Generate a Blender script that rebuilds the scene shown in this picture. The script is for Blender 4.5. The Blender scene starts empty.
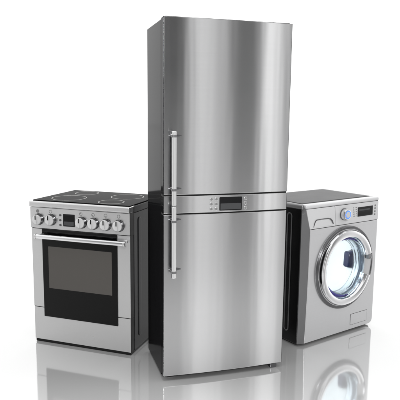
import bpy, bmesh, math
from math import sin, cos, pi, radians
from mathutils import Vector, Matrix

sc = bpy.context.scene
COL = sc.collection

# ------------------------------------------------------------------ camera
cam_d = bpy.data.cameras.new('camera')
cam = bpy.data.objects.new('camera', cam_d)
COL.objects.link(cam)
PITCH, ROLL, CAM_H, F_PX = 0.1497, 0.0100, 1.3798, 559.83
r0 = Vector((1, 0, 0))
fw = Vector((0, cos(PITCH), -sin(PITCH)))
u0 = Vector((0, sin(PITCH), cos(PITCH)))
rt = r0 * cos(ROLL) + u0 * sin(ROLL)
up = u0 * cos(ROLL) - r0 * sin(ROLL)
M = Matrix.Identity(4)
for i in range(3):
    M[i][0] = rt[i]; M[i][1] = up[i]; M[i][2] = -fw[i]
M[2][3] = CAM_H
cam.matrix_world = M
cam_d.sensor_width = 36.0
cam_d.lens = F_PX / 400.0 * 36.0
cam_d.shift_x = 0.3 / 400
cam_d.shift_y = 0.45 / 400
cam_d.clip_start = 0.05
cam_d.clip_end = 1000
sc.camera = cam

# ------------------------------------------------------------------ studio surround (world)
world = bpy.data.worlds.new('World')
sc.world = world
world.use_nodes = True
nt = world.node_tree
nt.nodes.clear()
N = nt.nodes.new
L = nt.links.new
out = N('ShaderNodeOutputWorld')
bg = N('ShaderNodeBackground')
tc = N('ShaderNodeTexCoord')
sx = N('ShaderNodeSeparateXYZ')
L(tc.outputs['Generated'], sx.inputs[0])
neg = N('ShaderNodeMath'); neg.operation = 'MULTIPLY'; neg.inputs[1].default_value = -1
L(sx.outputs['Y'], neg.inputs[0])
at = N('ShaderNodeMath'); at.operation = 'ARCTAN2'
L(sx.outputs['X'], at.inputs[0]); L(neg.outputs[0], at.inputs[1])
mp = N('ShaderNodeMapRange')
mp.inputs['From Min'].default_value = -pi; mp.inputs['From Max'].default_value = pi
L(at.outputs[0], mp.inputs['Value'])
ramp = N('ShaderNodeValToRGB')
# unseen bright and dark bands shaped to stripe the steel, by compass angle (0 = behind the camera, + = right)
STOPS = [(-180, 1.38), (-104, 1.38), (-92, .80), (-62, 1.05), (-54.5, .62), (-45, .22), (-38, .22), (-18, .30), (2, .14),
         (20, .05), (25.8, .05), (27.2, .92), (29.5, .84), (33, .66), (37.5, .14), (43.4, .10),
         (44.5, 1.45), (47.2, 1.15), (49.8, .36), (56, .24), (70, .46), (84, .66), (94, .85), (106, 1.38), (180, 1.38)]
cr = ramp.color_ramp
cr.interpolation = 'LINEAR'
while len(cr.elements) < len(STOPS):
    cr.elements.new(0.5)
for e, (d, v) in zip(cr.elements, STOPS):
    e.position = (d + 180) / 360.0
for e, (d, v) in zip(cr.elements, STOPS):
    e.color = (v, v, v, 1)
L(mp.outputs[0], ramp.inputs[0])
zen = N('ShaderNodeMapRange'); zen.interpolation_type = 'SMOOTHSTEP'
zen.inputs['From Min'].default_value = 0.55; zen.inputs['From Max'].default_value = 0.8
L(sx.outputs['Z'], zen.inputs['Value'])
mx = N('ShaderNodeMix'); mx.data_type = 'RGBA'
L(zen.outputs[0], mx.inputs[0])
L(ramp.outputs[0], mx.inputs[6])
ZEN = 1.05
mx.inputs[7].default_value = (ZEN, ZEN, ZEN, 1)
L(mx.outputs[2], bg.inputs['Color'])
bg.inputs['Strength'].default_value = 1.0
L(bg.outputs[0], out.inputs['Surface'])

sc.view_settings.view_transform = 'Standard'
sc.view_settings.look = 'None'
sc.view_settings.exposure = 0.0
sc.view_settings.gamma = 1.0
sc.cycles.caustics_reflective = False

# unseen spot high behind the camera, added to brighten the appliance fronts
key = bpy.data.lights.new('front_fill_spot', 'SPOT')
key.energy = 620; key.spot_size = radians(40); key.spot_blend = .95; key.shadow_soft_size = .6
ko = bpy.data.objects.new('front_fill_spot', key)
COL.objects.link(ko)
ko.location = (0.7, -2.6, 3.1)
ko.rotation_euler = (Vector((0.1, 3.0, 1.12)) - ko.location).to_track_quat('-Z', 'Y').to_euler()

# unseen overhead spot, added to whiten the floor in front of the appliances
spd = bpy.data.lights.new('floor_fill_spot', 'SPOT')
spd.energy = 100; spd.spot_size = radians(56); spd.spot_blend = .9; spd.shadow_soft_size = .25
spo = bpy.data.objects.new('floor_fill_spot', spd)
COL.objects.link(spo)
spo.location = (0, 1.9, 2.25)
spo.scale = (1.9, 1, 1)


# ------------------------------------------------------------------ materials
def new_mat(name):
    m = bpy.data.materials.new(name); m.use_nodes = True
    return m, m.node_tree, m.node_tree.nodes['Principled BSDF']


def principled(name, col, rough=.4, metal=0., spec=.5, **kw):
    m, t, p = new_mat(name)
    p.inputs['Base Color'].default_value = (col[0], col[1], col[2], 1)
    p.inputs['Roughness'].default_value = rough
    p.inputs['Metallic'].default_value = metal
    p.inputs['Specular IOR Level'].default_value = spec
    for k, v in kw.items():
        p.inputs[k.replace('_', ' ')].default_value = v
    # faint uneven polish so that no surface is perfectly uniform
    tcn = t.nodes.new('ShaderNodeTexCoord')
    nz = t.nodes.new('ShaderNodeTexNoise'); nz.inputs['Scale'].default_value = 9; nz.inputs['Detail'].default_value = 5
    mr = t.nodes.new('ShaderNodeMapRange')
    mr.inputs['To Min'].default_value = rough * .85; mr.inputs['To Max'].default_value = rough * 1.15
    t.links.new(tcn.outputs['Object'], nz.inputs['Vector'])
    t.links.new(nz.outputs['Fac'], mr.inputs['Value'])
    t.links.new(mr.outputs[0], p.inputs['Roughness'])
    return m


def steel(name, col, rough, aniso, grain=(3, 3, 900), bump=.005, var=.05, metal=1, wave=0):
    m, t, p = new_mat(name)
    p.inputs['Metallic'].default_value = metal
    p.inputs['Anisotropic'].default_value = aniso
    p.inputs['Anisotropic Rotation'].default_value = .25
    n = t.nodes.new; l = t.links.new
    tcn = n('ShaderNodeTexCoord')
    mpp = n('ShaderNodeMapping'); mpp.inputs['Scale'].default_value = grain
    l(tcn.outputs['Object'], mpp.inputs['Vector'])
    nz = n('ShaderNodeTexNoise'); nz.inputs['Scale'].default_value = 1; nz.inputs['Detail'].default_value = 4
    l(mpp.outputs[0], nz.inputs['Vector'])
    big = n('ShaderNodeTexNoise'); big.inputs['Scale'].default_value = 4; big.inputs['Detail'].default_value = 3
    l(tcn.outputs['Object'], big.inputs['Vector'])
    mr = n('ShaderNodeMapRange'); mr.inputs['To Min'].default_value = rough * (1 - 2 * var); mr.inputs['To Max'].default_value = rough * (1 + 2 * var)
    l(big.outputs['Fac'], mr.inputs['Value']); l(mr.outputs[0], p.inputs['Roughness'])
    cm = n('ShaderNodeMapRange'); cm.inputs['From Min'].default_value = .25; cm.inputs['From Max'].default_value = .75
    cm.inputs['To Min'].default_value = 1 - var * .5; cm.inputs['To Max'].default_value = 1 + var * .5
    l(nz.outputs['Fac'], cm.inputs['Value'])
    vm = n('ShaderNodeVectorMath'); vm.operation = 'SCALE'; vm.inputs[0].default_value = col
    l(cm.outputs[0], vm.inputs['Scale']); l(vm.outputs[0], p.inputs['Base Color'])
    bp = n('ShaderNodeBump'); bp.inputs['Strength'].default_value = bump; bp.inputs['Distance'].default_value = .002
    l(nz.outputs['Fac'], bp.inputs['Height']); l(bp.outputs[0], p.inputs['Normal'])
    if wave:
        wm = n('ShaderNodeMapping'); wm.inputs['Scale'].default_value = (9, 1, .5)
        l(tcn.outputs['Object'], wm.inputs['Vector'])
        wn = n('ShaderNodeTexNoise'); wn.inputs['Scale'].default_value = 1; wn.inputs['Detail'].default_value = 2
        l(wm.outputs[0], wn.inputs['Vector'])
        wb = n('ShaderNodeBump'); wb.inputs['Strength'].default_value = wave; wb.inputs['Distance'].default_value = .002
        l(wn.outputs['Fac'], wb.inputs['Height']); l(wb.outputs[0], bp.inputs['Normal'])
    tg = n('ShaderNodeTangent'); tg.direction_type = 'RADIAL'; tg.axis = 'Z'
    l(tg.outputs[0], p.inputs['Tangent'])
    return m


STEEL = steel('brushed steel', (.73, .73, .735), .17, .93, wave=.4)
STEEL_STOVE = steel('satin steel', (.76, .76, .76), .26, .4, metal=.74)
STEEL_WASH = steel('silver enamel', (.76, .76, .77), .30, .2, metal=.66)
CHROME = principled('chrome', (.90, .90, .91), .07, 1)
SATIN = principled('satin metal', (.80, .80, .80), .28, 1)
KNOBFACE = principled('pale knob face', (.86, .86, .86), .28, .25, .5)
HANDLE = principled('bright handle metal', (.88, .88, .88), .25, .62, .5)
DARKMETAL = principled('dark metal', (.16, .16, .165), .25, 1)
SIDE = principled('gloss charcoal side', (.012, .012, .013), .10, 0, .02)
STOVESIDE = principled('graphite side', (.022, .022, .023), .25, 0, .12)
WASHSIDE = principled('black washer side', (.008, .008, .0085), .22, 0, .35)
GREYTRIM = principled('grey trim', (.25, .25, .255), .38, .9, .4)
RIB = principled('rib grey', (.09, .09, .092), .3, 0, .5)
BLACK = principled('black rubber', (.006, .006, .006), .5, 0, .25)
GLASSBLACK = principled('black glass', (.003, .003, .003), .05, 0, .3)
COOKGLASS = principled('ceramic glass', (.007, .007, .007), .14, 0, .002)
RINGMARK = principled('ring print', (.75, .75, .73), .4, 0, .3)
WINDOW = principled('smoked window', (.125, .117, .108), .14, 0, .3)
SCREEN = principled('screen glass', (.010, .010, .011), .14, 0, .3)
SCREENLIT = principled('lcd band', (.085, .087, .09), .3, 0, .3)
PRINT = principled('grey print', (.30, .30, .30), .5, 0, .2)
PRINTDARK = principled('dark print', (.07, .07, .07), .5, 0, .2)
BUTTON = principled('pale button', (.82, .82, .82), .25, .3, .5)
WASHTOP = principled('grey washer top', (.20, .20, .202), .55, 0, .10)
LIDEDGE = principled('lid edge grey', (.36, .36, .365), .4, .5, .3)
WASHTOPDARK = principled('dark top seam', (.02, .02, .02), .5, 0, .1)
FASCIA = principled('white silver fascia', (.88, .88, .89), .38, .15, .5)
INDIGO = principled('indigo refraction tint', (.060, .050, .34), .25, 0, .5)  # refraction colour of the door glass, put into an opaque base colour
SEAL = principled('grey blue seal', (.30, .36, .46), .35, 0, .4)
NAVY = principled('navy paddle', (.006, .012, .06), .25, 0, .4)
DRUM = principled('drum steel', (.90, .92, .925), .45, .2, .4)


def glass_mat(name, col, rough=.0, ior=1.45):
    m, t, p = new_mat(name)
    p.inputs['Base Color'].default_value = (*col, 1)
    p.inputs['Roughness'].default_value = rough
    p.inputs['Transmission Weight'].default_value = 1
    p.inputs['IOR'].default_value = ior
    return m


BOWL = glass_mat('blue tinted bowl glass', (.94, .965, .985))


def bowl_side_mat():
    m = glass_mat('streaked blue glass', (.84, .91, .97), .14)
    t = m.node_tree; p = t.nodes['Principled BSDF']
    tcn = t.nodes.new('ShaderNodeTexCoord')
    wv = t.nodes.new('ShaderNodeTexWave'); wv.wave_type = 'BANDS'; wv.bands_direction = 'Y'
    wv.inputs['Scale'].default_value = 16; wv.inputs['Distortion'].default_value = 5
    wv.inputs['Detail'].default_value = 1; wv.inputs['Detail Scale'].default_value = .6
    t.links.new(tcn.outputs['Object'], wv.inputs['Vector'])
    bp = t.nodes.new('ShaderNodeBump'); bp.inputs['Strength'].default_value = .35; bp.inputs['Distance'].default_value = .01
    t.links.new(wv.outputs['Fac'], bp.inputs['Height']); t.links.new(bp.outputs[0], p.inputs['Normal'])
    return m


BOWLSIDE = bowl_side_mat()


def emit_mat(name, col, s):
    m, t, p = new_mat(name)
    p.inputs['Base Color'].default_value = (*col, 1)
    p.inputs['Emission Color'].default_value = (*col, 1)
    p.inputs['Emission Strength'].default_value = s
    return m


BLUELED = emit_mat('blue dial light', (.10, .27, .90), .7)


def floor_mat():
    m, t, p = new_mat('glossy white floor')
    t.nodes.remove(p)
    n = t.nodes.new; l = t.links.new
    o = t.nodes['Material Output']
    d = n('ShaderNodeBsdfDiffuse'); d.inputs['Color'].default_value = (.73, .73, .73, 1)
    g = n('ShaderNodeBsdfGlossy'); g.inputs['Color'].default_value = (1, 1, 1, 1)
    tcn = n('ShaderNodeTexCoord')
    nz = n('ShaderNodeTexNoise'); nz.inputs['Scale'].default_value = 3; nz.inputs['Detail'].default_value = 4
    l(tcn.outputs['Object'], nz.inputs['Vector'])
    mr = n('ShaderNodeMapRange'); mr.inputs['To Min'].default_value = .05; mr.inputs['To Max'].default_value = .085
    l(nz.outputs['Fac'], mr.inputs['Value']); l(mr.outputs[0], g.inputs['Roughness'])
    fq = n('ShaderNodeFresnel'); fq.inputs['IOR'].default_value = 1.45
    fr = n('ShaderNodeMapRange'); fr.inputs['To Min'].default_value = .42; fr.inputs['To Max'].default_value = 1
    l(fq.outputs[0], fr.inputs['Value'])
    mxs = n('ShaderNodeMixShader')
    l(fr.outputs[0], mxs.inputs[0]); l(d.outputs[0], mxs.inputs[1]); l(g.outputs[0], mxs.inputs[2])
    l(mxs.outputs[0], o.inputs['Surface'])
    return m


FLOOR = floor_mat()


# ------------------------------------------------------------------ mesh helpers
UZ = lambda a, b, c: (a, c, b)      # profile in the front plane (u, z), extruded along depth v
UV = lambda a, b, c: (a, b, c)      # profile in plan (u, v), extruded upwards
VZ = lambda a, b, c: (c, a, b)      # profile in the side plane (v, z), extruded along u


def obj(name, bm, mats, parent=None, sharp=28, recalc=True):
    if recalc:
        bmesh.ops.recalc_face_normals(bm, faces=bm.faces)
    me = bpy.data.meshes.new(name)
    for f in bm.faces:
        f.smooth = True
    bm.to_mesh(me); bm.free()
    me.set_sharp_from_angle(angle=radians(sharp))
    o = bpy.data.objects.new(name, me)
    COL.objects.link(o)
    for m in (mats if isinstance(mats, (list, tuple)) else [mats]):
        me.materials.append(m)
    if parent is not None:
        o.parent = parent
    return o


def rr_loop(a0, a1, b0, b1, r, ns, nc=6):
    """rounded rectangle as matched upper / lower chains (same a-samples), for capping by strips"""
    r = max(r, 1e-5)
    top, bot = [], []
    for k in range(nc + 1):
        t = pi / 2 * k / nc
        top.append((a0 + r - r * cos(t), b1 - r + r * sin(t)))
        bot.append((a0 + r - r * cos(t), b0 + r - r * sin(t)))
    span = a1 - a0 - 2 * r
    e = min(.001, span * .02)           # guard samples keep the flat part flat beside a rounded corner
    for t in [e / span] + [k / ns for k in range(1, ns)] + [1 - e / span]:
        a = a0 + r + span * t
        top.append((a, b1)); bot.append((a, b0))
    for k in range(nc + 1):
        t = pi / 2 * (1 - k / nc)
        top.append((a1 - r + r * cos(t), b1 - r + r * sin(t)))
        bot.append((a1 - r + r * cos(t), b0 + r - r * sin(t)))
    return top, bot


def slab(bm, a0, a1, b0, b1, c_front, c_back, r=.004, bev=.003, ns=1, bow=None, mp=UZ, warp=None, mat=0, back_bev=0, nb=4):
    """rounded-rectangle slab with a rounded front edge; `bow` shifts c by a function of a"""
    sgn = 1 if c_back > c_front else -1
    g = min(.0012, bev * .6)
    layers = []
    if back_bev:
        layers.append((back_bev, c_back))
        layers.append((0, c_back - sgn * back_bev))
    else:
        layers.append((0, c_back))
    layers.append((0, c_front + sgn * (bev + g)))
    for k in range(nb + 1):
        t = pi / 2 * k / nb
        layers.append((bev * (1 - cos(t)), c_front + sgn * bev * (1 - sin(t))))
    layers.append((bev + g, c_front))
    rings = []
    for ins, c in layers:
        top, bot = rr_loop(a0 + ins, a1 - ins, b0 + ins, b1 - ins, max(r - ins, .0006), ns)
        def mk(p):
            a, b = p
            cc = c + (bow(a) if bow else 0)
            if warp:
                a, b, cc = warp(a, b, cc)
            return bm.verts.new(mp(a, b, cc))
        rings.append(([mk(p) for p in top], [mk(p) for p in bot]))
    nf = []
    for (t0, b0_), (t1, b1_) in zip(rings, rings[1:]):
        l0 = t0 + b0_[::-1]; l1 = t1 + b1_[::-1]
        n = len(l0)
        for i in range(n):
            j = (i + 1) % n
            nf.append(bm.faces.new((l0[i], l0[j], l1[j], l1[i])))
    for t, b in (rings[0], rings[-1]):
        for i in range(len(t) - 1):
            nf.append(bm.faces.new((t[i], t[i + 1], b[i + 1], b[i])))
    for f in nf:
        f.material_index = mat


def lathe(bm, uc, zc, prof, n=64, a0=0., a1=2 * pi, cap0=False, cap1=False, mat=0, closed=False):
    """revolve (r, v) about the depth axis through (uc, zc)"""
    full = abs(a1 - a0 - 2 * pi) < 1e-6
    m = n if full else n + 1
    rows = []
    for r, v in prof:
        rows.append([bm.verts.new((uc + r * cos(a0 + (a1 - a0) * k / n), v, zc + r * sin(a0 + (a1 - a0) * k / n))) for k in range(m)])
    nf = []
    pairs = list(zip(rows, rows[1:]))
    if closed:
        pairs.append((rows[-1], rows[0]))
    for p, q in pairs:
        for k in range(n):
            j = (k + 1) % m
            nf.append(bm.faces.new((p[k], p[j], q[j], q[k])))
    if cap0: nf.append(bm.faces.new(rows[0]))
    if cap1: nf.append(bm.faces.new(rows[-1]))
    if closed and not full:
        nf.append(bm.faces.new([r[0] for r in rows])); nf.append(bm.faces.new([r[-1] for r in rows]))
    for f in nf: f.material_index = mat


def tube(bm, pts, r, n=12, mat=0, flat=1.0):
    pts = [Vector(p) for p in pts]
    rings = []
    for i, p in enumerate(pts):
        d = (pts[min(i + 1, len(pts) - 1)] - pts[max(i - 1, 0)]).normalized()
        ref = Vector((0, 1, 0)) if abs(d.y) < .9 else Vector((0, 0, 1))
        s = d.cross(ref).normalized(); w = s.cross(d).normalized()
        rad = r[i] if isinstance(r, (list, tuple)) else r
        rings.append([bm.verts.new(p + s * rad * cos(2 * pi * k / n) + w * rad * flat * sin(2 * pi * k / n)) for k in range(n)])
    nf = []
    for a, b in zip(rings, rings[1:]):
        for k in range(n):
            nf.append(bm.faces.new((a[k], a[(k + 1) % n], b[(k + 1) % n], b[k])))
    nf.append(bm.faces.new(rings[0])); nf.append(bm.faces.new(rings[-1]))
    for f in nf: f.material_index = mat


def ring_flat(bm, cx, cy, z, ra, rb, n=96, h=.0006):
    """thin printed ring lying on a horizontal plate"""
    rows = []
    for r, zz in ((ra, z), (ra, z + h), (rb, z + h), (rb, z)):
        rows.append([bm.verts.new((cx + r * cos(2 * pi * k / n), cy + r * sin(2 * pi * k / n), zz)) for k in range(n)])
    for p, q in zip(rows, rows[1:] + rows[:1]):
        for k in range(n):
            bm.faces.new((p[k], p[(k + 1) % n], q[(k + 1) % n], q[k]))


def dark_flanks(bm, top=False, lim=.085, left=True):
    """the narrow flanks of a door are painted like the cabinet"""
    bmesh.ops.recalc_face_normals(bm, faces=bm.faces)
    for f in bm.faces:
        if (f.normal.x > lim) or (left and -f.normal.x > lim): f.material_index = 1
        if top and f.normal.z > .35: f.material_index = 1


def thing(name, label, cat, loc, yaw):
    o = bpy.data.objects.new(name, None)
    COL.objects.link(o)
    o.location = loc; o.rotation_euler = (0, 0, yaw)
    o['label'] = label; o['category'] = cat
    o.empty_display_size = .2
    return o


B = bmesh.new

# ------------------------------------------------------------------ floor
bm = B()
S = 300
vs = [bm.verts.new((x, y, 0)) for x, y in ((-S, -S), (S, -S), (S, S), (-S, S))]
bm.faces.new(vs)
fl = obj('floor', bm, FLOOR)
fl['kind'] = 'structure'

# ------------------------------------------------------------------ refrigerator
FR = thing('refrigerator', 'tall two door stainless steel fridge freezer standing in the middle', 'refrigerator',
           (-.1813, 2.7587, 0), .2875)
FW, FD, FH = .673, .407, 1.85
BOW = .013


def bow(u):
    t = (u / FW) * 2 - 1
    return -BOW * (1 - t * t)


bm = B()
slab(bm, .002, FW - .002, .012, FH - .004, .060, FD, r=.006, bev=.004)
obj('cabinet', bm, SIDE, FR)
bm = B()
slab(bm, .012, FW - .012, .034, FH - .010, .046, .0595, r=.004, bev=.002)
for z in (.8900, .9850):
    slab(bm, .0015, FW - .0015, z - .0050, z + .0050, .007, .0595, r=.001, bev=.0005, ns=24, bow=lambda u: bow(u))
obj('door_gasket', bm, BLACK, FR)


def fridge_handle(door, z0, z1, mounts):
    hu, hv = .0400, -.058
    w = .0118
    bm = B()
    slab(bm, hu - w, hu + w, hv - w, hv + w, z1, z0, r=.0085, bev=.004, mp=UV, back_bev=.004)
    bmesh.ops.recalc_face_normals(bm, faces=bm.faces)
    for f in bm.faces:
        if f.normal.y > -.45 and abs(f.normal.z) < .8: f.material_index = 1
    obj('handle', bm, [HANDLE, DARKMETAL], door)
    for z in mounts:
        bm = B()
        slab(bm, hu - w - .0012, hu + w + .0012, hv - w - .0012, hv + w + .0012, z + .006, z - .006, r=.0090, bev=.0012, mp=UV, back_bev=.0012, mat=1)
        tube(bm, [(hu, hv + .005, z), (hu + .002, -.004, z)], .008, 16)
        # tapered foot of the bracket lying on the door
        cu = .057
        pts = []
        for k in range(13):
            t = -1 + 2 * k / 12
            pts.append((cu + t * .033, -.0045 + bow(cu + t * .033), z))
        tube(bm, pts, [max(.0012, .0085 * (1 - abs(-1 + 2 * k / 12) ** 1.5)) for k in range(13)], 10, flat=.6)
        obj('handle_bracket', bm, [DARKMETAL, GREYTRIM], door)


# upper door
bm = B()
slab(bm, 0, FW, .9885, 1.848, 0, .046, r=.0015, bev=.0022, ns=48, bow=bow)
dark_flanks(bm, top=True)
up_door = obj('door', bm, [STEEL, SIDE], FR)
up_door['label'] = 'tall upper fridge door'
fridge_handle(up_door, .9410, 1.307, (1.283, 1.021))
# lower door
bm = B()
slab(bm, 0, FW, .030, .8865, 0, .046, r=.0015, bev=.0022, ns=48, bow=bow)
dark_flanks(bm)
lo_door = obj('door', bm, [STEEL, SIDE], FR)
lo_door['label'] = 'lower freezer door'
fridge_handle(lo_door, .574, .9372, (.864, .606))
# control strip between the doors
bm = B()
slab(bm, 0, FW, .8935, .9815, 0, .046, r=.0015, bev=.0022, ns=48, bow=bow)
dark_flanks(bm)
cp = obj('control_panel', bm, [STEEL, SIDE], FR)
scu = .3515
bm = B()
v = bow(scu)
slab(bm, .2905, .4125, .9015, .9710, v - .0022, v + .006, r=.003, bev=.0012, mat=0)
slab(bm, .2960, .4070, .9065, .9385, v - .0028, v - .001, r=.0015, bev=.0003, mat=1)
obj('display', bm, [SCREEN, SCREENLIT, PRINTDARK], cp)
for u in (.2475, .2740, .4330):
    for z in (.9610, .9362, .9110):
        bm = B()
        vv = bow(u)
        lathe(bm, u, z, [(.0086, vv + .004), (.0086, vv - .0022), (.0080, vv - .0030), (.0068, vv - .0022)], 32, mat=0)
        lathe(bm, u, z, [(.0068, vv - .0022), (.0060, vv - .0016), (.0030, vv - .0016)], 32, mat=1, cap1=True)
        obj('button', bm, [BUTTON, PRINT], cp)
# plinth, feet, hinge covers
bm = B()
slab(bm, .03, FW - .03, .010, .0335, .030, .10, r=.003, bev=.002)
obj('plinth', bm, BLACK, FR)
for u, fv in ((.060, .045), (FW - .045, .006)):
    bm = B()
    slab(bm, u - .020, u + .020, 0, .026, fv, fv + .05, r=.005, bev=.004)
    obj('foot', bm, DARKMETAL, FR)
for u0_, u1_ in ((.01, .10), (FW - .11, FW - .01)):
    bm = B()
    slab(bm, u0_, u1_, .006, .11, FH + .001, FH - .004, r=.006, bev=.003, mp=UV)
    obj('hinge_cover', bm, BLACK, FR)

# ------------------------------------------------------------------ stove
ST = thing('stove', 'freestanding steel cooker with black ceramic hob and six round knobs', 'stove',
           (-1.0035, 3.2862, 0), -.3271)
SW, SD = .651, .484
bm = B()
slab(bm, .006, SW - .006, .018, .838, .044, SD, r=.004, bev=.002)
for z in (.2225, .7100, .8370):
    slab(bm, .0015, SW - .0015, z - .0030, z + .0030, .004, .046, r=.001, bev=.0005)
obj('cabinet', bm, BLACK, ST)
for u_in, u_out, rib_u in ((.012, -.001 + .002, 0), (SW - .012, SW - .001, 1)):
    bm = B()
    slab(bm, .048, SD - .002, .016, .832, u_out, u_in, r=.005, bev=.003, mp=VZ)
    s = 1 if u_out > u_in else -1
    slab(bm, .100, .142, .080, .800, u_out + s * .004, u_out - s * .004, r=.0205, bev=.0035, mp=VZ, mat=1)
    obj('side_panel', bm, [STOVESIDE, STOVESIDE], ST)

bm = B()
slab(bm, -.008, SW + .001, .838, .8735, -.014, .06, r=.006, bev=.011, mat=0)
dark_flanks(bm, lim=.85, left=False)
slab(bm, -.002, SW + .003, .042, SD, .8725, .838, r=.004, bev=.005, mp=UV, mat=1)
ck = obj('cooktop', bm, [STEEL_STOVE, STOVESIDE], ST)
bm = B()
slab(bm, .006, SW - .007, .010, SD - .002, .8785, .870, r=.006, bev=.0015, mp=UV)
obj('ceramic_plate', bm, COOKGLASS, ck)
for cu, cv, rad in ((.169, .150, .104), (.162, .377, .075), (.476, .325, .102), (.480, .103, .076)):
    bm = B()
    ring_flat(bm, cu, cv, .8786, rad - .0035, rad)
    obj('burner_ring', bm, RINGMARK, ck)

# control fascia
bm = B()
slab(bm, -.003, SW, .7125, .8365, -.004, .044, r=.0015, bev=.0018)
dark_flanks(bm)
scp = obj('control_panel', bm, [STEEL_STOVE, BLACK], ST)
KN = [(.0546, .766), (.1400, .768), (.3436, .7655), (.4225, .765), (.5015, .7645), (.5825, .7645)]
for ku, kz in KN:
    bm = B()
    lathe(bm, ku, kz, [(.0345, -.0035), (.0345, -.0065), (.0325, -.0075)], 40, mat=1)
    lathe(bm, ku, kz, [(.0325, -.0075), (.0305, -.009), (.0300, -.0265)], 40, mat=2)
    lathe(bm, ku, kz, [(.0300, -.0265), (.0280, -.030), (.0240, -.0312), (.012, -.0315)], 40, cap1=True, mat=0)
    # grip bar and pointer mark
    slab(bm, ku - .0055, ku + .0055, kz - .026, kz + .027, -.040, -.030, r=.0045, bev=.003, mat=0)
    slab(bm, ku - .0034, ku + .0034, kz + .002, kz + .0272, -.0410, -.036, r=.001, bev=.0006, mat=1)
    obj('knob', bm, [KNOBFACE, BLACK, DARKMETAL], scp)
for i, (ku, kz) in enumerate([(.0485, .8145), (.1365, .8155), (.3385, .8145), (.4185, .8150), (.4985, .8155), (.5810, .8160)]):
    bm = B()
    lathe(bm, ku, kz, [(.0105, -.0035), (.0105, -.0046), (.0078, -.0046), (.0078, -.0035)], 28)
    if i == 0:
        lathe(bm, ku, kz, [(.0070, -.0035), (.0070, -.0046)], 20, cap1=True)
    elif i > 1:
        a = [.4, 1.2, 2.2, 4.0, 5.2, 5.9][i]
        lathe(bm, ku + .004 * cos(a), kz + .004 * sin(a), [(.003, -.0035), (.003, -.0046)], 14, cap1=True)
    obj('knob_symbol', bm, PRINT, scp)
bm = B()
slab(bm, .2215, .2985, .7350, .8080, -.0062, .003, r=.002, bev=.001, mat=0)
slab(bm, .2275, .2925, .7415, .7640, -.0067, -.005, r=.001, bev=.0003, mat=1)
slab(bm, .2275, .2925, .7670, .8000, -.0067, -.005, r=.001, bev=.0003, mat=2)
obj('display', bm, [SCREEN, SCREENLIT, GLASSBLACK], scp)
for z in (.7995, .770, .7415):
    bm = B()
    slab(bm, .1955, .2095, z - .006, z + .006, -.0075, .0, r=.005, bev=.0015)
    obj('button', bm, DARKMETAL, scp)

# oven door, glass, window, handle
bm = B()
slab(bm, .0, SW, .2245, .7080, 0, .0385, r=.0015, bev=.0018)
dark_flanks(bm)
od = obj('oven_door', bm, [STEEL_STOVE, BLACK], ST)
bm = B()
slab(bm, .0725, .5690, .1690, .7076, -.0045, .01, r=.002, bev=.0015)
gl = obj('door_glass', bm, GLASSBLACK, od)
bm = B()
slab(bm, .1135, .5340, .3500, .6060, -.0050, -.003, r=.003, bev=.0004)
obj('oven_window', bm, WINDOW, od)
bm = B()
hv = -.046
pts = [(.062, hv, .672), (.066, hv, .672)] + [(.066 + .57 * k / 20, hv - .004 * sin(pi * k / 20), .672) for k in range(1, 21)] + [(.640, hv, .672)]
tube(bm, pts, [.0095] + [.0140] * (len(pts) - 2) + [.0095], 20, flat=.9)
obj('handle', bm, CHROME, od)
for u in (.078, .620):
    bm = B()
    lathe(bm, u, .672, [(.0145, .0), (.0125, -.004), (.0110, -.040)], 32, cap1=True)
    obj('handle_post', bm, CHROME, od)
for ua, ub, rr_ in ((.064, .052, .0150), (.630, .646, .0168)):
    bm = B()
    e_ = .002 if ub > ua else -.002
    tube(bm, [(ua, hv, .672), (ua + e_, hv, .672), (ub - e_, hv, .672), (ub, hv, .672)], [rr_ - .002, rr_, rr_, rr_ - .003], 24)
    obj('handle_end', bm, SATIN, od)
# drawer and plinth
bm = B()
slab(bm, .001, SW - .001, .0175, .2205, 0, .0385, r=.0015, bev=.0018)
dark_flanks(bm)
obj('storage_drawer', bm, [STEEL_STOVE, BLACK], ST)
bm = B()
slab(bm, .004, SW - .004, .001, .0172, .002, SD - .01, r=.003, bev=.002)
obj('plinth', bm, BLACK, ST)

# ------------------------------------------------------------------ washing machine
WM = thing('washing_machine', 'silver front loading washing machine with round chrome door and blue lit drum', 'washing machine',
           (.6075, 3.2105, 0), .6217)
WW, WD = .691, .483
DC = (.380, .4460)        # door centre (u, z)
HOLE = .205

# shell with an open front: two sides, back, floor and lid
bm = B()
slab(bm, .023, WD, .014, .846, 0, .012, r=.012, bev=.004, mp=VZ)
lsp = obj('side_panel', bm, WASHSIDE, WM)
bm = B()
for z in (.7210, .8458):
    slab(bm, .060, WW - .004, z - .0020, z + .0020, .004, .024, r=.001, bev=.0005)
obj('front_seam', bm, BLACK, WM)
bm = B()
# pressed stadium outline on the side
def stadium(v0, v1, z0, z1, n=10):
    r = (v1 - v0) / 2; c = (v0 + v1) / 2
    p = [(c + r * cos(pi * k / n), z1 - r + r * sin(pi * k / n)) for k in range(n + 1)]
    p += [(c - r * cos(pi * k / n), z0 + r - r * sin(pi * k / n)) for k in range(n + 1)]
    return p
st = stadium(.097, .131, .078, .812)
pts = [(-.0005, a, b) for a, b in st]
tube(bm, pts + [pts[0]], .0035, 8)
obj('pressed_rib', bm, RIB, lsp)
bm = B()
slab(bm, .023, WD, .014, .846, WW, WW - .012, r=.012, bev=.004, mp=VZ)
obj('side_panel', bm, WASHSIDE, WM)
bm = B()
slab(bm, .012, WW - .012, .014, .846, WD, WD - .012, r=.006, bev=.003)
obj('back_panel', bm, WASHSIDE, WM)
bm = B()
slab(bm, .012, WW - .012, .024, WD - .012, .016, .026, r=.006, bev=.003, mp=UV)
obj('base_plate', bm, BLACK, WM)

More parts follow.
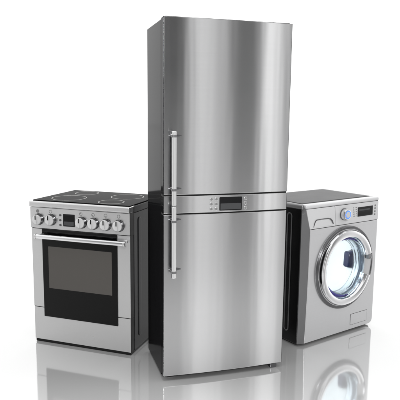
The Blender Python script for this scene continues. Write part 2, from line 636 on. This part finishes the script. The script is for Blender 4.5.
# lid
bm = B()
slab(bm, 0, WW, .016, WD, .8715, .846, r=.008, bev=.011, mp=UV, mat=0)
slab(bm, .024, WW - .034, .045, WD - .026, .8725, .868, r=.008, bev=.0008, mp=UV, mat=1)
slab(bm, .034, WW - .044, .055, WD - .036, .8745, .868, r=.008, bev=.002, mp=UV, mat=2)
obj('top_panel', bm, [LIDEDGE, WASHTOPDARK, WASHTOP], WM)


def uleft(z):
    if z > .722:
        t = min(1, (z - .722) / .124)
        return .056 - .038 * t
    t = (.722 - z) / .70
    return .058 - .014 * t * t


URT = WW - .001


def holed_front(bm, z0, z1, rc, bev=.004):
    nseg = 160
    def outer(ins):
        pts = []
        uL, uR = .058, URT
        r = max(rc - ins, .001)
        a0_, a1_, b0_, b1_ = uL + ins, uR - ins, z0 + ins, z1 - ins
        def rad(i): return max((.004, .034, .004, .004)[i] - ins, .001)
        # corners: 0 bottom-left 1 bottom-right 2 top-right 3 top-left
        def arc(cu, cz, r, t0):
            return [(cu + r * cos(t0 + pi / 2 * k / 8), cz + r * sin(t0 + pi / 2 * k / 8)) for k in range(9)]
        def line(p, q, n):
            return [(p[0] + (q[0] - p[0]) * k / n, p[1] + (q[1] - p[1]) * k / n) for k in range(1, n)]
        A0 = arc(a0_ + rad(0), b0_ + rad(0), rad(0), pi)
        A1 = arc(a1_ - rad(1), b0_ + rad(1), rad(1), 1.5 * pi)
        A2 = arc(a1_ - rad(2), b1_ - rad(2), rad(2), 0)
        A3 = arc(a0_ + rad(3), b1_ - rad(3), rad(3), .5 * pi)
        pts = A0 + line(A0[-1], A1[0], 30) + A1 + line(A1[-1], A2[0], 30) + A2 + line(A2[-1], A3[0], 30) + A3 + line(A3[-1], A0[0], 30)
        # shift the left edge to follow the curved flank
        res = []
        for u, z in pts:
            k = max(0, 1 - (u - uL) / .05)
            res.append((u + (uleft(z) - uL) * k, z))
        return res
    base = outer(bev + .0015)
    ang = [math.atan2(z - DC[1], u - DC[0]) for u, z in base]
    loops = []
    loops.append([bm.verts.new((DC[0] + HOLE * cos(a), .012, DC[1] + HOLE * sin(a))) for a in ang])
    loops.append([bm.verts.new((DC[0] + HOLE * cos(a), .002, DC[1] + HOLE * sin(a))) for a in ang])
    loops.append([bm.verts.new((DC[0] + (HOLE + .002) * cos(a), 0, DC[1] + (HOLE + .002) * sin(a))) for a in ang])
    R2 = .262
    def blend(t):
        return [bm.verts.new((DC[0] + R2 * cos(a) * (1 - t) + (p[0] - DC[0]) * t, 0, DC[1] + R2 * sin(a) * (1 - t) + (p[1] - DC[1]) * t)) for a, p in zip(ang, base)]
    loops.append(blend(0)); loops.append(blend(.5)); loops.append(blend(1))
    for k in range(5):
        t = pi / 2 * k / 4
        loops.append([bm.verts.new((u, bev * (1 - cos(t)), z)) for u, z in outer(bev * (1 - sin(t)))])
    loops.append([bm.verts.new((u, .024, z)) for u, z in outer(0)])
    for p, q in zip(loops, loops[1:]):
        n = len(p)
        for i in range(n):
            j = (i + 1) % n
            bm.faces.new((p[i], p[j], q[j], q[i]))


bm = B()
holed_front(bm, .016, .7195, .004)
fp = obj('front_panel', bm, STEEL_WASH, WM)
# service flap
bm = B()
slab(bm, .463, .630, .044, .119, -.0006, .004, r=.006, bev=.0003, mat=0)
slab(bm, .4652, .6278, .0462, .1168, -.0020, .004, r=.005, bev=.0010, mat=1)
obj('service_flap', bm, [PRINTDARK, STEEL_WASH], fp)

# sloping flank between the black side and the front
bm = B()
zs = [.016 + (.868 - .016) * k / 40 for k in range(41)]
prev = None
for z in zs:
    ue = uleft(z) + .003
    k = max(0, (z - .80) / .068)
    row = [bm.verts.new((.0015 + .004 * k * k, .060, z)), bm.verts.new((.0015 + .004 * k * k, .026, z)),
           bm.verts.new((.004 + .004 * k * k, .0205, z)), bm.verts.new((ue, .0030, z)), bm.verts.new((ue, .060, z))]
    if prev:
        for i in range(5):
            bm.faces.new((prev[i], prev[(i + 1) % 5], row[(i + 1) % 5], row[i]))
    else:
        bm.faces.new(row)
    prev = row
bm.faces.new(prev)
obj('corner_trim', bm, GREYTRIM, WM)


def warp_lr(z0, z1, ul0, ul1, ur0, ur1, a0, a1):
    def w(a, b, c):
        t = (a - a0) / (a1 - a0); s_ = (b - z0) / (z1 - z0)
        return ((ul0 + (ul1 - ul0) * s_) * (1 - t) + (ur0 + (ur1 - ur0) * s_) * t, b, c)
    return w


# front trim under the lid
bm = B()
slab(bm, .012, WW, .8465, .8725, -.003, .030, r=.0125, bev=.010, mat=0)
obj('front_trim', bm, FASCIA, WM)
# detergent drawer
bm = B()
slab(bm, .056, .277, .7225, .8450, -.001, .024, r=.003, bev=.002,
     warp=warp_lr(.7225, .8450, .056, .0185, .2815, .2635, .056, .277))
dd = obj('detergent_drawer', bm, FASCIA, WM)
bm = B()
pa = [(.0845, .7335), (.0900, .752), (.0985, .7700), (.1080, .7755), (.150, .7770), (.2080, .7760), (.2300, .7700), (.2450, .7560), (.2560, .7380)]
tube(bm, [(u, -.002, z) for u, z in pa], [.0016, .003, .0032, .003, .0026, .003, .0045, .0050, .0030], 10, mat=0)
obj('drawer_handle', bm, DARKMETAL, dd)
bm = B()
slab(bm, .090, .250, .730, .772, -.0024, .004, r=.008, bev=.0012, warp=warp_lr(.730, .772, .088, .108, .250, .215, .090, .250))
obj('grip_plate', bm, FASCIA, dd)

# control fascia
bm = B()
slab(bm, .283, URT, .7225, .8450, -.001, .024, r=.003, bev=.002,
     warp=warp_lr(.7225, .8450, .2855, .2675, URT, URT - .004, .283, URT))
wcp = obj('control_panel', bm, FASCIA, WM)
bm = B()
ku, kz = .350, .7890
lathe(bm, ku, kz, [(.0365, 0), (.0365, -.006), (.0350, -.008)], 48, mat=1)
lathe(bm, ku, kz, [(.0340, -.008), (.0330, -.030), (.0310, -.034), (.0265, -.0355)], 48, mat=0)
lathe(bm, ku, kz, [(.0265, -.0355), (.0250, -.0362), (.0190, -.0362)], 48, mat=2)
lathe(bm, ku, kz, [(.0190, -.0362), (.0175, -.0375), (.009, -.0378)], 48, mat=3, cap1=True)
obj('program_dial', bm, [SATIN, DARKMETAL, BLUELED, BUTTON], wcp)
for i, u in enumerate((.440, .454, .468)):
    for k in range(5):
        bm = B()
        z = .7660 + k * .0135
        slab(bm, u - .003, u + .003, z - .0032, z + .0032, -.0017, .002, r=.0012, bev=.0003)
        obj('indicator', bm, PRINT, wcp)
bm = B()
slab(bm, .4825, .6305, .7590, .8195, -.0030, .003, r=.002, bev=.0012, mat=0,
     warp=lambda a, b, c: (a - .04 * (b - .759), b, c))
slab(bm, .489, .624, .7635, .7850, -.0034, -.001, r=.001, bev=.0003, mat=2,
     warp=lambda a, b, c: (a - .04 * (b - .759), b, c))
slab(bm, .495, .600, .7955, .8050, -.0034, -.001, r=.001, bev=.0003, mat=1,
     warp=lambda a, b, c: (a - .04 * (b - .759), b, c))
obj('display', bm, [SCREEN, SCREENLIT, GLASSBLACK], wcp)
for k, z in enumerate((.760, .780, .800, .818)):
    bm = B()
    slab(bm, .6475, .6585, z - .0055, z + .0055, -.0035, .002, r=.0035, bev=.001)
    obj('button', bm, PRINT, wcp)

# drum with paddles and a lit interior
bm = B()
RD = .245
lathe(bm, DC[0], DC[1], [(.205, .050), (RD - .006, .056), (RD, .064), (RD, .40), (RD - .02, .415), (.04, .42)], 96, cap1=True)
drum = obj('drum', bm, DRUM, WM)
for a in (radians(-3), radians(117), radians(237)):
    bm = B()
    slab(bm, -.055, .055, .125, .180, -.045, .002, r=.016, bev=.014, mp=lambda a_, b_, c_: (c_, b_, a_))
    for v_ in bm.verts:
        x, y, z = v_.co.x + RD - .004, v_.co.y, v_.co.z
        v_.co = Vector((DC[0] + x * cos(a) - z * sin(a), y, DC[1] + x * sin(a) + z * cos(a)))
    obj('paddle', bm, NAVY, drum)
bm = B()
lathe(bm, DC[0], DC[1], [(HOLE - .001, .006), (HOLE + .004, .020), (HOLE - .006, .030), (HOLE - .004, .042), (HOLE + .012, .052), (HOLE + .016, .048), (HOLE + .004, .04), (HOLE + .012, .020), (HOLE + .004, .006)], 96, closed=True)
obj('door_seal', bm, SEAL, WM)
dl = bpy.data.lights.new('drum_lamp', 'POINT')
dl.energy = 1.65; dl.color = (.93, .985, 1); dl.shadow_soft_size = .03
dlo = bpy.data.objects.new('drum_lamp', dl)
COL.objects.link(dlo); dlo.parent = WM
dlo.location = (DC[0] - .05, .24, DC[1] + .05)

# porthole door: dark rim, chrome ring with a grip gap, glass bowl
bm = B()
lathe(bm, DC[0], DC[1], [(.263, -.0005), (.2635, -.008), (.259, -.014), (.252, -.015), (.246, -.010), (.2, -.008), (.192, -.006), (.190, .006), (.2, .0065), (.25, -.0005)], 128, closed=True)
dr = obj('door', bm, [STEEL_WASH], WM)
bm = B()
lathe(bm, DC[0], DC[1], [(.2645, -.0035), (.2655, -.0085), (.2600, -.0150), (.2520, -.0160), (.2475, -.0115), (.2500, -.009)], 128, closed=True)
obj('outer_rim', bm, DARKMETAL, dr)
bm = B()
P = [(.2440, -.009), (.2425, -.020), (.2360, -.031), (.2250, -.037), (.2120, -.0375), (.2000, -.032), (.1930, -.022), (.1900, -.008), (.1890, .012), (.1930, .012), (.2, -.007)]
lathe(bm, DC[0], DC[1], P, 128, a0=radians(18), a1=radians(340), closed=True)
obj('chrome_ring', bm, CHROME, dr)
bm = B()
pr = [(.1890, -.002), (.1870, .012), (.1790, .070), (.1740, .070), (.1800, .012), (.1820, -.002)]
lathe(bm, DC[0], DC[1], pr, 128, closed=True)
bw = obj('glass_bowl', bm, BOWLSIDE, dr, sharp=60)
bm = B()
pr = [(.1788, .0705), (.1640, .096), (.1300, .112), (.0800, .120), (.0010, .122),
      (.0010, .116), (.0800, .114), (.1270, .106), (.1590, .092), (.1740, .0705)]
lathe(bm, DC[0], DC[1], pr, 128, closed=True)
obj('bowl_end', bm, BOWL, bw, sharp=60)
# solid indigo crescents in place of refraction colour inside the ring
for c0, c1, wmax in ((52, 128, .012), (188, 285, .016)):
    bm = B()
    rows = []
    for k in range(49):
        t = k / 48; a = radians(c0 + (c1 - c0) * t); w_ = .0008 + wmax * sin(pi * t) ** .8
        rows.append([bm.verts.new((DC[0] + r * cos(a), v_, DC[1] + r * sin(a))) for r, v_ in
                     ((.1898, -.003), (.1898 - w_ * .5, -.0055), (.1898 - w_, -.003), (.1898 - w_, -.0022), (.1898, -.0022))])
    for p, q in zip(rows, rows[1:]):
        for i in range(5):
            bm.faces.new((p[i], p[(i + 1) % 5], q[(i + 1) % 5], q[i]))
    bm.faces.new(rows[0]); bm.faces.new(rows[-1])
    obj('refraction_arc', bm, INDIGO, dr)
bm = B()
tri = [(.572, .5120), (.592, .5120), (.6330, .4950), (.592, .4770), (.572, .4790)]
f_ = [bm.verts.new((u, -.034 + .018 * max(0, (u - .592) / .041), z)) for u, z in tri]
k_ = [bm.verts.new((u, -.007, z)) for u, z in tri]
bm.faces.new(f_); bm.faces.new(k_)
for i in range(5):
    bm.faces.new((f_[i], f_[(i + 1) % 5], k_[(i + 1) % 5], k_[i]))
obj('handle', bm, DARKMETAL, dr)
for u, v in ((.06, .07), (WW - .06, .07), (.06, WD - .06), (WW - .06, WD - .06)):
    bm = B()
    r_ = [(.022, 0), (.022, .006), (.014, .009), (.014, .018)]
    rows = []
    for r, z in r_:
        rows.append([bm.verts.new((u + r * cos(2 * pi * k / 24), v + r * sin(2 * pi * k / 24), z)) for k in range(24)])
    for p, q in zip(rows, rows[1:]):
        for k in range(24):
            bm.faces.new((p[k], p[(k + 1) % 24], q[(k + 1) % 24], q[k]))
    bm.faces.new(rows[0]); bm.faces.new(rows[-1])
    obj('foot', bm, BLACK, WM)
